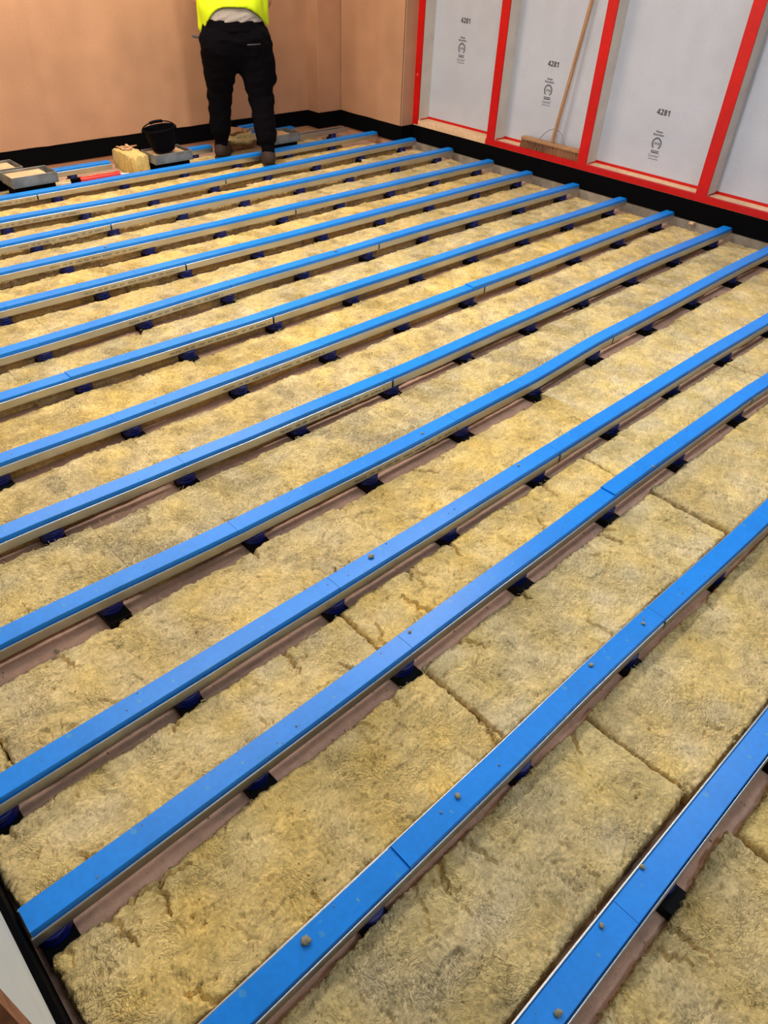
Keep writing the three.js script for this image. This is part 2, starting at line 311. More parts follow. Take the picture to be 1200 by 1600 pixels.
function sweep(profile, x0, x1, zAt, yAt, origin) {   // closed profile [[z, y]...] swept along x; each face its own vertices
  const nx = Math.max(1, Math.round((x1 - x0) / 0.12)), xs = []; for (let i = 0; i <= nx; i++) xs.push(lerp(x0, x1, i / nx));
  const pos = [], uv = [], idx = []; let peri = 0;
  for (let e = 0; e < profile.length; e++) {
    const a = profile[e], b = profile[(e + 1) % profile.length], L = Math.hypot(b[0] - a[0], b[1] - a[1]), base = pos.length / 3;
    for (const x of xs) { const z = zAt(x) - origin[2], y = yAt(x) - origin[1]; pos.push(x - origin[0], a[1] + y, a[0] + z, x - origin[0], b[1] + y, b[0] + z); uv.push(x, peri, x, peri + L); }
    for (let i = 0; i < nx; i++) { const q = base + 2 * i; idx.push(q, q + 1, q + 2, q + 1, q + 3, q + 2); }
    peri += L;
  }
  const tris = THREE.ShapeUtils.triangulateShape(profile.map(p => new THREE.Vector2(p[0], p[1])), []);
  for (const [x, flip] of [[x0, 0], [x1, 1]]) {
    const base = pos.length / 3, z = zAt(x) - origin[2], y = yAt(x) - origin[1];
    for (const p of profile) { pos.push(x - origin[0], p[1] + y, p[0] + z); uv.push(p[0], p[1]); }
    for (const t of tris) flip ? idx.push(base + t[0], base + t[2], base + t[1]) : idx.push(base + t[0], base + t[1], base + t[2]);
  }
  const g = new THREE.BufferGeometry(); g.setAttribute('position', new THREE.Float32BufferAttribute(pos, 3)); g.setAttribute('uv', new THREE.Float32BufferAttribute(uv, 2)); g.setIndex(idx); g.computeVertexNormals(); return g;
}
function channelProfile() {                        // open channel with rolled top lips, heights from the floor
  const h = CH_W / 2, t = 0.0016, lip = 0.0034, pts = [];
  const arc = (cz, cy, r, a0, a1, n) => { for (let i = 0; i <= n; i++) { const a = lerp(a0, a1, i / n); pts.push([cz + r * Math.cos(a), cy + r * Math.sin(a)]); } };
  pts.push([-h, CH_Y0 + 0.003], [-h, CH_Y1 - lip]);
  arc(-h + lip, CH_Y1 - lip, lip, Math.PI, 0, 14);
  pts.push([-h + t, CH_Y1 - lip - 0.004], [-h + t, CH_Y0 + t], [h - t, CH_Y0 + t], [h - t, CH_Y1 - lip - 0.004]);
  arc(h - lip, CH_Y1 - lip, lip, Math.PI, 0, 14);
  pts.push([h, CH_Y0 + 0.003], [h - 0.003, CH_Y0], [-h + 0.003, CH_Y0]);
  return pts;
}
function foamProfile(w, y0, y1) { const h = w / 2, c = 0.0014; return [[-h, y0], [-h, y1 - c], [-h + c, y1], [h - c, y1], [h, y1 - c], [h, y0]]; }
const CHANNEL = channelProfile();
// illegible dot-matrix marking along the steel side
const dotInk = (() => {
  const r = rng(909), t = markTexture(1024, 32, x => {
    let px = 12; while (px < 1000) { const word = 2 + (r() * 7 | 0); for (let k = 0; k < word && px < 1004; k++) { for (let q = 0; q < 5; q++) x.fillRect(px + (r() * 8 | 0), 5 + (r() * 18 | 0), 2 + (r() * 4 | 0), 3 + (r() * 3 | 0)); x.fillRect(px + (r() * 6 | 0), 6, 3, 20); px += 13; } px += 14 + r() * 30; }
  });
  return std({ color: lin(0.05, 0.05, 0.05), roughness: 0.8, alphaMap: t, transparent: true });
})();
const battenTags = { 1: ['left length', 'right length'], 2: ['left length', 'right length'], 3: ['left length', 'middle length', 'right length'] };
function buildRow(n) {
  const R = ROWS[n], x0 = -0.09, x1 = R.end || 5.11 + 0.012 * Math.sin(n * 2.3), cuts = [x0, ...R.steel.filter(s => s < x1 - 0.1), x1], fcuts = [x0 + 0.003, ...R.foam.filter(f => f < x1 - 0.1), x1 - 0.003];
  const z = x => rowZ(n, x), flat = () => 0;
  const segs = [];
  for (let i = 0; i + 1 < cuts.length; i++) {
    const a = cuts[i] + (i ? 0.0048 : 0), b = cuts[i + 1] - (i + 2 < cuts.length ? 0.0048 : 0), o = [a, 0, z(a)];
    const t = thing('floor_batten', `steel floor batten with blue foam top, ${battenTags[cuts.length - 1][i]} of row ${NUM[n]} counted from the camera`, 'batten', 'blue-topped floor battens', o);
    part('steel_channel', sweep(CHANNEL, a, b, z, flat, o), M.steel, t);
    segs.push({ t, a, b, o });
  }
  for (let i = 0; i + 1 < fcuts.length; i++) {
    const a = fcuts[i] + (i ? 0.0006 : 0), b = fcuts[i + 1] - 0.0006, mid = (a + b) / 2, s = segs.reduce((p, q) => Math.abs((q.a + q.b) / 2 - mid) - (q.b - q.a) / 2 < Math.abs((p.a + p.b) / 2 - mid) - (p.b - p.a) / 2 ? q : p);
    const r2 = rng(n * 97 + i), wob = (r2() - 0.5) * 0.003, w = n === 1 ? 0.0585 : FOAM_W + (r2() - 0.5) * 0.002;
    const up = x => (R.raise && x >= R.raise ? 0.006 * Math.exp(-(x - R.raise) / 0.45) : 0) - (R.low && i === 0 ? R.low : 0) + 0.0008 * Math.sin(x * 5 + n);
    part('foam_strip', sweep(foamProfile(w, CH_Y1 - 0.013, TOP), a, b, x => z(x) + wob, up, s.o), M.foam, s.t);
  }
  if (n >= 5) {                                   // ink line, ends at a cradle position
    const xe = 1.9 + (n % 2 ? 0 : -0.01), xa = xe - 0.56, s = segs.find(q => q.a < xa && q.b > xe - 0.02) || segs[0];
    const g = new THREE.PlaneGeometry(1, 1, 6, 1), p = g.attributes.position;
    for (let i = 0; i < p.count; i++) { const x = lerp(xa, Math.min(xe, s.b - 0.01), p.getX(i) + 0.5); p.setXYZ(i, x - s.o[0], 0.081 + p.getY(i) * 0.016, z(x) + CH_W / 2 + 0.0005 - s.o[2]); }
    g.computeVertexNormals(); part('printed_marking', g, dotInk, s.t);
  }
}
for (let n = 1; n <= 14; n++) buildRow(n);
// the broken row by the beige wall: short lengths
const EXTRA_CRADLES = [];
function shortBatten(x0, x1, zc, foam, label, y = 0, turn = 0) {
  const o = [(x0 + x1) / 2, y, zc], t = thing('floor_batten', label, 'batten', 'blue-topped floor battens', o, turn), z = () => zc, f = () => 0;
  part('steel_channel', sweep(CHANNEL, x0, x1, z, f, [o[0], 0, zc]), M.steel, t);
  if (foam) part('foam_strip', sweep(foamProfile(FOAM_W, CH_Y1 - 0.013, TOP), x0 + 0.003, x1 - 0.003, z, f, [o[0], 0, zc]), M.foam, t);
}
shortBatten(2.06, 2.56, -5.735, true, 'short blue-topped batten ending at the cut wool block near the black bucket');
shortBatten(3.02, 3.46, -5.735, true, 'short blue-topped batten in the last row between black bucket and person');
shortBatten(4.2, 4.92, -5.69, false, 'bare steel batten without foam beside the corner pier');
shortBatten(4.0, 4.46, -5.9, true, 'blue-topped batten offcut lying behind the right tray', 0.0, 0.05);
shortBatten(3.9, 4.08, -5.955, true, 'small blue-topped offcut stacked up between the legs of the person', 0.052, 0.1);
for (const [x, z, where] of [[2.25, -5.735, 'under the short batten left of the wool block'], [3.3, -5.735, 'under the short batten left of the person'], [4.75, -5.69, 'under the bare steel batten by the corner pier'], [4.1, -5.9, 'under the offcuts behind the person'], [4.38, -5.9, 'under the offcut behind the right tray']]) EXTRA_CRADLES.push([x, z, where]);

// ------------------------------------------------------------------ levelling cradles
const padGeo = new RoundedBoxGeometry(0.068, 0.03, 0.108, 2, 0.003); padGeo.translate(0, 0.015, 0.012);
const packGeo = new THREE.LatheGeometry([[0, 0.03], [0.038, 0.03], [0.037, 0.031], [0.037, 0.039], [0.035, 0.0405], [0.035, 0.043], [0.037, 0.0445], [0.037, 0.052], [0.035, 0.0535], [0.035, 0.056], [0.038, 0.0575], [0.038, 0.063], [0.035, 0.0645], [0, 0.0645]].map(p => new THREE.Vector2(...p)), 28);
for (let n = 1; n <= 14; n++) {
  let seen = 0; const r = rng(500 + n);
  for (let k = 0; k < 11; k++) {
    const x = -0.06 + 0.5 * k + (r() - 0.5) * 0.02 + (k === 0 ? 0.012 : 0), z = rowZ(n, x) + 0.004 + (r() - 0.5) * 0.008;
    if (x > (ROWS[n].end || 5.1) - 0.05 || !inView(x, 0.03, z + 0.06, 60)) continue;
    const inFrame = inView(x, 0.03, z + 0.05); if (inFrame) seen++;
    const t = thing('levelling_cradle', inFrame ? `blue and black levelling cradle under batten row ${NUM[n]}, ${ORD[seen]} in view from the left` : `blue and black levelling cradle under batten row ${NUM[n]}, just outside the picture on the ${x < 1.5 ? 'left' : 'right'}`, 'cradle', 'levelling cradles under the battens', [x, 0, z], (r() - 0.5) * 0.08);
    part('base_pad', padGeo, M.rubber, t); part('packer_disc', packGeo, M.packer, t);
  }
}

for (const [x, z, where] of EXTRA_CRADLES) {
  const t = thing('levelling_cradle', `blue and black levelling cradle ${where}`, 'cradle', 'levelling cradles under the battens', [x, 0, z]);
  part('base_pad', padGeo, M.rubber, t); part('packer_disc', packGeo, M.packer, t);
}

// ------------------------------------------------------------------ mineral wool slabs
function slabGeometry(x0, x1, z0, z1, top, res, seed, cracks = [], open = [true, true]) {
  const L = x1 - x0, W = z1 - z0, nx = Math.max(8, Math.round(L / res)), nz = Math.max(4, Math.round(W / res)), r = rng(seed * 31 + 5), ox = r() * 50, oz = r() * 50, fine = res < 0.0075;
  const pos = [], uv = [], idx = [], cx = (x0 + x1) / 2, cz = (z0 + z1) / 2;
  const er = (s, k) => (k < 3 && !open[k - 1] ? 0 : 0.006 * n2(s * 2.3 + k * 9 + ox, k * 5.5) + 0.0018 * n2(s * 13 + k * 3 + oz, k) + (fine ? 0.0016 * n2(s * 55 + ox, k * 2) + 0.0014 * n2(s * 140 + ox, k * 2) : 0.002 * n2(s * 40, k)));
  const cr = cracks.map(c => c); const rr = rng(seed + 900);
  const nc = fine ? 5 + (rr() * 5 | 0) : 0;
  for (let k = 0; k < nc; k++) { const e = rr() < 0.5 ? 0 : 1; cr.push([x0 + rr() * L, e ? z1 : z0, (rr() - 0.5) * 1.6, e ? -1 : 1, 0.03 + rr() * 0.09, 0.006 + rr() * 0.01]); }
  for (let j = 0; j <= nz; j++) for (let i = 0; i <= nx; i++) {
    const s = i / nx, t = j / nz; let x = x0 + s * L, z = z0 + t * W;
    const dL = x - x0, dR = x1 - x, dB = z - z0, dF = z1 - z, dE = Math.min(open[0] ? dL : 9, open[1] ? dR : 9, dB, dF);
    const fe = d => Math.exp(-d / 0.03);
    const X = x + er(z, 1) * fe(dL) - er(z, 2) * fe(dR), Z = z + er(x, 3) * fe(dB) - er(x, 4) * fe(dF);
    const wx = X + ox + 0.03 * n2(X * 9 + ox, Z * 9), wz = Z + oz + 0.03 * n2(X * 9 + 40, Z * 9 + oz);
    let h = 0.005 * n2(wx * 2.6, wz * 2.6) + 0.0035 * n2(wx * 9, wz * 11);
    const m = 0.5 + 0.5 * n2(wx * 5, wz * 5);     // matted flakes in places
    h += 0.0036 * (1 - Math.abs(n2(wx * 21, wz * 30))) * (0.25 + 0.9 * m) - 0.0026;
    if (fine) {
      const w2x = wx + 0.012 * n2(wx * 30, wz * 30), w2z = wz + 0.012 * n2(wx * 30 + 9, wz * 30);
      h += 0.0028 * Math.pow(1 - Math.abs(n2(w2x * 48, w2z * 78)), 1.6) * (0.15 + 1.1 * m * m) + 0.0008 * n2(wx * 120, wz * 150);
      const cm = n2(wx * 17 + 31, wz * 19 + 7), cv = 1 - Math.abs(n2(w2x * 26 + 5, w2z * 34)); if (cm > 0.05) h -= 0.0065 * smooth(0.88, 0.99, cv) * smooth(0.05, 0.4, cm);
      const f = n2(wx * 13 + 70, wz * 15); if (f > 0.62) h -= 0.011 * smooth(0.62, 0.9, f) * (0.5 + 0.5 * n2(wx * 60, wz * 60));
    } else h += 0.002 * n2(wx * 55, wz * 75);
    for (const c of cr) {                          // splits running in from the edges
      const len = Math.hypot(c[2], c[3]), ux = c[2] / len, uz = c[3] / len, al = (X - c[0]) * ux + (Z - c[1]) * uz; if (al < -0.01 || al > c[4]) continue;
      const wob = 0.009 * n2(al * 40 + c[0] * 30, seed), d = Math.abs(-(X - c[0]) * uz + (Z - c[1]) * ux + wob), wdt = 0.0045 * (1 - al / c[4]) + 0.0012; if (d < wdt * 2) h -= c[5] * 1.4 * Math.max(0, 1 - d / (wdt * 2));
    }
    const round = Math.exp(-dE / 0.006); h -= round * (0.008 + 0.005 * n2(X * 30, Z * 30));
    pos.push(X - cx, top + h, Z - cz); uv.push(X + ox, Z + oz);
  }
  const vi = (i, j) => j * (nx + 1) + i;
  for (let j = 0; j < nz; j++) for (let i = 0; i < nx; i++) { const a = vi(i, j), b = vi(i + 1, j), c = vi(i, j + 1), d = vi(i + 1, j + 1); idx.push(a, c, b, b, c, d); }
  const ring = []; for (let i = 0; i < nx; i++) ring.push(vi(i, nz)); for (let j = nz; j > 0; j--) ring.push(vi(nx, j)); for (let i = nx; i > 0; i--) ring.push(vi(i, 0)); for (let j = 0; j < nz; j++) ring.push(vi(0, j));
  let prev = ring;
  for (let q = 1; q <= 3; q++) {
    const cur = [];
    for (const v of ring) {
      const x = pos[3 * v], y = pos[3 * v + 1], z = pos[3 * v + 2], f = 1 - q / 3, o = q < 3 ? 0.0025 + 0.004 * n2((x + z) * 37 + q * 7 + ox, q * 3.3) : 0, dx = Math.abs(x) / L > Math.abs(z) / W ? Math.sign(x) : 0, dz = dx ? 0 : Math.sign(z);
      cur.push(pos.length / 3); pos.push(x + dx * o, Math.max(0.001, y * f), z + dz * o); uv.push(x + cx + ox + dx * (y - y * f), z + cz + oz + dz * (y - y * f));
    }
    for (let i = 0; i < ring.length; i++) { const k = (i + 1) % ring.length; idx.push(prev[i], cur[i], prev[k], prev[k], cur[i], cur[k]); }
    prev = cur;
  }
  const g = new THREE.BufferGeometry(); g.setAttribute('position', new THREE.Float32BufferAttribute(pos, 3)); g.setAttribute('uv', new THREE.Float32BufferAttribute(uv, 2)); g.setIndex(idx); g.computeVertexNormals(); return { g, c: [cx, 0, cz] };
}
// bay b lies between row b and row b + 1; joints across the bays, gap on its far side
const BAYS = [
  { j: [-0.05, 1.166, 2.37], gap: 0.03, top: 0.052 }, { j: [-0.05, 1.172, 2.375, 3.58], gap: 0.012, top: 0.055 }, { j: [-0.085, 0.958, 2.16, 3.36, 4.56], gap: 0.028, top: 0.052, open: 0.014 },
  { j: [-0.09, 0.918, 2.148, 3.35, 4.55], gap: 0.022, top: 0.054, open: 0.008 }, { j: [-0.09, 0.027, 1.23, 2.43, 3.63, 4.83], gap: 0.045, top: 0.052 }, { j: [-0.09, 0.55, 1.75, 2.95, 4.15], gap: 0.032, top: 0.054 },
  { j: [-0.09, 0.9, 2.1, 3.3, 4.5], gap: 0.036, top: 0.05 }, { j: [-0.09, 0.2, 1.4, 2.6, 3.8], gap: 0.03, top: 0.047 }, { j: [-0.09, 0.75, 1.95, 3.15, 4.35], gap: 0.026, top: 0.047 }, { j: [-0.09, 1.05, 2.25, 3.45, 4.65], gap: 0.026, top: 0.047 },
  { j: [-0.09, 0.4, 1.6, 2.8, 4.0], gap: 0.026, top: 0.047 }, { j: [-0.09, 1.15, 2.35, 3.55, 4.75], gap: 0.026, top: 0.047 }, { j: [-0.09, 0.8, 2.0, 3.2, 4.4], gap: 0.028, top: 0.046 }, { j: [-0.09, 1.3, 2.5, 3.7], gap: 0.03, top: 0.05 },
  { j: [1.2, 2.3, 3.5], gap: 0.03, top: 0.05 },
];
const MANUAL = { '2:0': [[0.02, -0.77, 1, 0.1, 0.2, 0.012]] };
BAYS.forEach((B, b) => {
  const ends = [...B.j, b === 14 ? 4.6 : b === 13 ? 4.9 : 5.06]; let seen = 0;
  for (let i = 0; i + 1 < ends.length; i++) {
    let x0 = ends[i] + (i ? (B.open || (b < 2 ? 0.004 : b < 4 || (b === 4 && i === 1) ? 0.0004 : -0.001)) : 0.004), x1 = ends[i + 1] - (i + 2 < ends.length ? (b < 4 || (b === 4 && i === 0) ? 0.003 : -0.001) : 0.01); if (x1 - x0 < 0.05) continue;
    const xm = (x0 + x1) / 2;
    const zFar = b === 14 ? -5.69 : rowZ(b + 1, xm) + CH_W / 2 + B.gap, zNear = b === 0 ? 0.29 : rowZ(b, xm) - CH_W / 2 + (b < 4 ? -0.012 : 0.004);
    const z0 = zFar, z1 = zNear;
    let vis = false; for (let q = 0; q <= 10 && !vis; q++) for (let w = 0; w <= 2; w++) if (inView(lerp(x0, x1, q / 10), 0.05, lerp(z0, z1, w / 2))) vis = true;
    let near = false; for (let q = 0; q <= 10 && !near; q++) if (inView(lerp(x0, x1, q / 10), 0.05, z0, 200)) near = true;
    if (!near && !vis) continue;
    if (vis) seen++;
    const dist = Math.hypot(clamp(0.9, x0, x1), z1), res = dist < 1.5 ? 0.003 : dist < 2.1 ? 0.0038 : dist < 3 ? 0.0055 : dist < 4.2 ? 0.0085 : 0.012;
    const { g, c } = slabGeometry(x0, x1, z0, z1, B.top + 0.003 * n2(b * 3.3, b < 5 ? i * 5.1 : 0), res, b < 5 ? b * 13 + i * 3 + 1 : b * 13, MANUAL[`${b}:${i}`], [!i || b < 4 || (b === 4 && i === 1), i + 2 === ends.length || b < 4 || (b === 4 && i === 0)]);
    const where = b === 0 ? 'on the camera side of batten row one' : b === 14 ? 'beyond batten row fourteen' : `between batten rows ${NUM[b]} and ${NUM[b + 1]}`;
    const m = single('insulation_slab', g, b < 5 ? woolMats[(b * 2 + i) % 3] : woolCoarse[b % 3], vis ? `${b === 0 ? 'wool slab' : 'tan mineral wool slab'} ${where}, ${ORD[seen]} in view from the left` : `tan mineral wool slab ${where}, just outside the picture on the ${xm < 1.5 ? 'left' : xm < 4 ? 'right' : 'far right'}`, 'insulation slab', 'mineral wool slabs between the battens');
    m.position.set(...c);
  }
});

// ------------------------------------------------------------------ crumbs of wool
function lumpGeometry(seed, detail = 2, rough = 0.35) {
  let g = mergeVertices(new THREE.IcosahedronGeometry(1, detail).deleteAttribute('normal').deleteAttribute('uv')); const p = g.attributes.position;
  for (let i = 0; i < p.count; i++) { const v = new THREE.Vector3().fromBufferAttribute(p, i), k = 1 + rough * n3(v.x * 1.4 + seed, v.y * 1.4, v.z * 1.4) + rough * 0.6 * n3(v.x * 4 + seed, v.y * 4, v.z * 4); p.setXYZ(i, v.x * k, v.y * k, v.z * k); }
  g.computeVertexNormals(); const uv = new Float32Array(p.count * 2); for (let i = 0; i < p.count; i++) { uv[2 * i] = p.getX(i) * 0.03; uv[2 * i + 1] = p.getZ(i) * 0.03; } g.setAttribute('uv', new THREE.BufferAttribute(uv, 2)); return g;
}
const lumps = [0, 1, 2, 3].map(k => lumpGeometry(k * 7.7));
const CRUMBS = [[0.292, -0.445, 0.0075, 2, 'largest wool crumb, on the blue strip of row two near the picture foot'], [0.726, -0.447, 0.0055, 2, 'wool crumb on batten row two just beyond its raised foam joint'], [0.554, -0.045, 0.006, 1, 'wool crumb at the very bottom of batten row one'],
  [0.738, -0.074, 0.0045, 1, 'wool crumb on batten row one just below its foam joint'], [0.899, -0.081, 0.0045, 1, 'wool crumb on the far edge of batten row one above its joint'], [1.266, -0.458, 0.0055, 2, 'wool crumb midway along batten row two'], [1.505, -0.443, 0.0045, 2, 'small wool crumb on batten row two below its steel joint'],
  [1.105, -1.151, 0.0075, 4, 'large wool crumb on batten row four'], [0.983, -0.86, 0.004, 3, 'tiny wool crumb on batten row three'], [2.213, -0.83, 0.005, 3, 'wool crumb on batten row three beyond its raised foam joint'], [1.836, -1.158, 0.0045, 4, 'small wool crumb on batten row four farther from the camera'],
  [1.716, -1.53, 0.0045, 5, 'small wool crumb on batten row five'], [2.7, -3.21, 0.007, 9, 'dark wool crumb on batten row nine'], [1.69, -4.05, 0.007, 11, 'dark wool crumb on batten row eleven']];
CRUMBS.forEach(([x, z, s, row, label], k) => {
  const zc = clamp(z, rowZ(row, x) - 0.027, rowZ(row, x) + 0.027), low = row === 2 && x < 0.538 ? 0.005 : 0;
  const m = single('wool_crumb', lumps[k % 4], woolGrey, label, 'crumb', 'wool crumbs on the battens'); m.scale.set(s * 1.25, s * 0.8, s); m.position.set(x, TOP - low + s * 0.62, zc); m.rotation.y = k * 1.3;
});
{ // fine grit on battens and floor, far too many to count
  const r = rng(4242), tiny = new THREE.IcosahedronGeometry(1, 0), im = new THREE.InstancedMesh(tiny, woolGrey, 760), m4 = new THREE.Matrix4(), q = new THREE.Quaternion(), e = new THREE.Euler();
  for (let i = 0; i < 760; i++) {
    const onB = i < 420, n = 1 + (r() * 14 | 0), x = onB ? r() * 4.9 : r() * 4.2, s = onB ? 0.0008 + r() * r() * 0.0032 : 0.002 + r() * r() * 0.007, z = onB ? rowZ(n, x) + (r() - 0.5) * 0.05 : rowZ(n, x) + CH_W / 2 + 0.004 + r() * 0.02 + (n === 1 ? r() * 0.05 : 0);
    e.set(r() * 3, r() * 3, r() * 3); q.setFromEuler(e); m4.compose(new THREE.Vector3(x, (onB ? TOP - (n === 2 && x < 0.54 ? 0.005 : 0) : 0) + s * 0.4, z), q, new THREE.Vector3(s * (1 + r()), s * 0.7, s)); im.setMatrixAt(i, m4);
  }
  im.name = 'wool_grit'; im.userData = { label: 'fine grit of mineral wool scattered over battens and floor', category: 'grit', kind: 'stuff' }; sh(im); scene.add(im);
}

{ // loose curled fibres lying on the slabs
  const r = rng(777), c = new THREE.CatmullRomCurve3([[-1, 0, -0.1], [-0.4, 0.16, 0.25], [0.3, 0.1, -0.2], [1, 0.02, 0.15]].map(p => new THREE.Vector3(...p))), N = 3600, im = new THREE.InstancedMesh(new THREE.TubeGeometry(c, 7, 0.09, 4), woolPlain, N), m4 = new THREE.Matrix4(), q = new THREE.Quaternion(), e = new THREE.Euler();
  for (let i = 0; i < N; i++) {
    const b = Math.min(13, (r() * r() * 14) | 0), x = r() * 4.8, far = rowZ(b + 1, x) + CH_W / 2 + BAYS[b].gap, near = b ? rowZ(b, x) - CH_W / 2 : 0.28, edge = r() < 0.4, z = edge ? far + 0.004 + r() * r() * 0.03 : lerp(far, near, r()), s = 0.003 + r() * 0.0065;
    e.set((r() - 0.5) * 0.8, r() * 6.3, (r() - 0.5) * 0.8); q.setFromEuler(e); m4.compose(new THREE.Vector3(x, BAYS[b].top + 0.003, z), q, new THREE.Vector3(s, s, s)); im.setMatrixAt(i, m4);
  }
  im.name = 'loose_fibres'; im.userData = { label: 'loose curled mineral wool fibres lying on the slabs', category: 'fibres', kind: 'stuff' }; sh(im); scene.add(im);
}

// ------------------------------------------------------------------ things by the beige wall
function metalTray(x0, x1, z0, z1, label, insertShape = 0) {
  const w = x1 - x0, d = z1 - z0, t = thing('metal_tray', label, 'tray', 'grey metal trays with board inserts', [(x0 + x1) / 2, 0.05, (z0 + z1) / 2]);
  const hw = w / 2, hd = d / 2, th = 0.006;
  part('base', box(-hw + 0.02, 0.004, -hd + 0.02, hw - 0.02, 0.075, hd - 0.02, 0.004), M.black, t);
  part('tray_body', merge([box(-hw, 0.074, hd - th, hw, 0.142, hd, 0.002), box(-hw, 0.074, -hd, hw, 0.142, -hd + th, 0.002), box(-hw, 0.074, -hd + th, -hw + th, 0.142, hd - th, 0.002), box(hw - th, 0.074, -hd + th, hw, 0.142, hd - th, 0.002), box(-hw + th, 0.074, -hd + th, hw - th, 0.08, hd - th)]), M.zinc, t);
  const g = box(-hw + 0.012, 0.1, -hd + 0.012, hw - 0.03 - insertShape, 0.128, hd - 0.012, 0.004); part('board_insert', g, M.insert, t);
}
metalTray(1.70, 2.015, -5.585, -5.385, 'grey metal tray at the left picture edge beside the red sealant gun', 0.02);
metalTray(1.56, 1.88, -5.86, -5.63, 'grey metal tray farthest left, against the black strip of the wall');
metalTray(2.765, 3.085, -5.6, -5.385, 'grey metal tray carrying the black bucket');
metalTray(3.86, 4.15, -5.6, -5.395, 'grey metal tray right of the boots of the person', 0.03);

{ // black bucket
  const t = thing('bucket', 'black plastic bucket with a raised handle standing on a grey tray', 'bucket', null, [2.9, 0.196, -5.475], -0.35);
  t.rotation.z = 0.13;
  part('body', new THREE.LatheGeometry([[0, 0], [0.076, 0], [0.082, 0.006], [0.115, 0.142], [0.124, 0.144], [0.125, 0.157], [0.117, 0.158], [0.11, 0.142], [0.078, 0.012], [0, 0.01]].map(p => new THREE.Vector2(...p)), 40), M.plastic, t);
  const pts = []; for (let i = 0; i <= 16; i++) { const a = Math.PI * i / 16; pts.push(new THREE.Vector3(0.126 * Math.cos(a), 0.145 + 0.036 * Math.sin(a), -0.09 * Math.sin(a))); }
  const h = part('handle', new THREE.TubeGeometry(new THREE.CatmullRomCurve3(pts), 40, 0.0045, 8), M.plastic, t);
  part('grip', new THREE.TubeGeometry(new THREE.CatmullRomCurve3(pts.slice(6, 11)), 12, 0.011, 10), M.plastic, h);
  for (const s of [-1, 1]) part('lug', box(s * 0.121 - 0.009, 0.125, -0.014, s * 0.121 + 0.009, 0.156, 0.014, 0.004), M.plastic, t);
}
{ // cut block of wool with paper scraps on it
  const { g } = slabGeometry(0, 0.145, 0, 0.29, 0.14, 0.005, 401); 
  const t = thing('insulation_block', 'thick cut block of mineral wool beside the black bucket', 'insulation block', null, [2.686, 0.05, -5.62], 0.0);
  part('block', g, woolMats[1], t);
  const r = rng(61); for (let k = 0; k < 6; k++) { const s = part('paper_scrap', box(-0.05, 0, -0.009, 0.05, 0.006, 0.009, 0.002), k % 2 ? M.card : M.insert, t); s.position.set((r() - 0.5) * 0.06, 0.144 + k * 0.003, -0.05 + (r() - 0.5) * 0.13); s.rotation.set(0, r() * 3, (r() - 0.5) * 0.2); }
}
{ // red sealant gun
  const t = thing('sealant_gun', 'red sealant gun with black trigger lying between the two left trays', 'sealant gun', null, [2.29, 0.09, -5.44], -0.03);
  const cyl = (r0, r1, x0, x1, seg = 20) => { const g = new THREE.CylinderGeometry(r1, r0, x1 - x0, seg); g.rotateZ(-Math.PI / 2); g.translate((x0 + x1) / 2, 0, 0); return g; };
  part('barrel', merge([cyl(0.024, 0.024, -0.1, 0.19), cyl(0.027, 0.027, -0.105, -0.085), cyl(0.027, 0.027, 0.175, 0.195), cyl(0.026, 0.026, 0.03, 0.045)]), M.redTool, t);
  part('nozzle', cyl(0.012, 0.004, 0.195, 0.27, 12), M.white, t);
  part('body', merge([box(-0.17, -0.02, -0.014, -0.105, 0.024, 0.014, 0.004), box(-0.155, -0.022, 0.01, -0.135, 0.0, 0.1, 0.004)]), M.plastic, t);
  part('trigger', box(-0.125, -0.02, 0.012, -0.113, -0.002, 0.075, 0.003), M.plastic, t);
  part('push_rod', cyl(0.004, 0.004, -0.27, -0.17, 8), M.steel, t);
}
{ // lump of offcuts between the boots
  const t = thing('insulation_offcut', 'crumpled brown wool offcut lying between the boots of the person', 'insulation offcut', null, [3.82, 0.05, -5.82]);
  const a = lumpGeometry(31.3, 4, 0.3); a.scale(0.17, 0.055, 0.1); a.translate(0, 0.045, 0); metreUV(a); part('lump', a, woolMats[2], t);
  const b = lumpGeometry(52.1, 4, 0.35); b.scale(0.11, 0.035, 0.08); b.translate(-0.03, 0.1, -0.05); metreUV(b); part('torn_sheet', b, M.card, t);
}
single('timber_wedge', box(5.125, 0.06, -2.25, 5.158, 0.074, -2.215, 0.003), M.timber, 'small orange timber wedge at the foot of the taped wall', 'wedge');

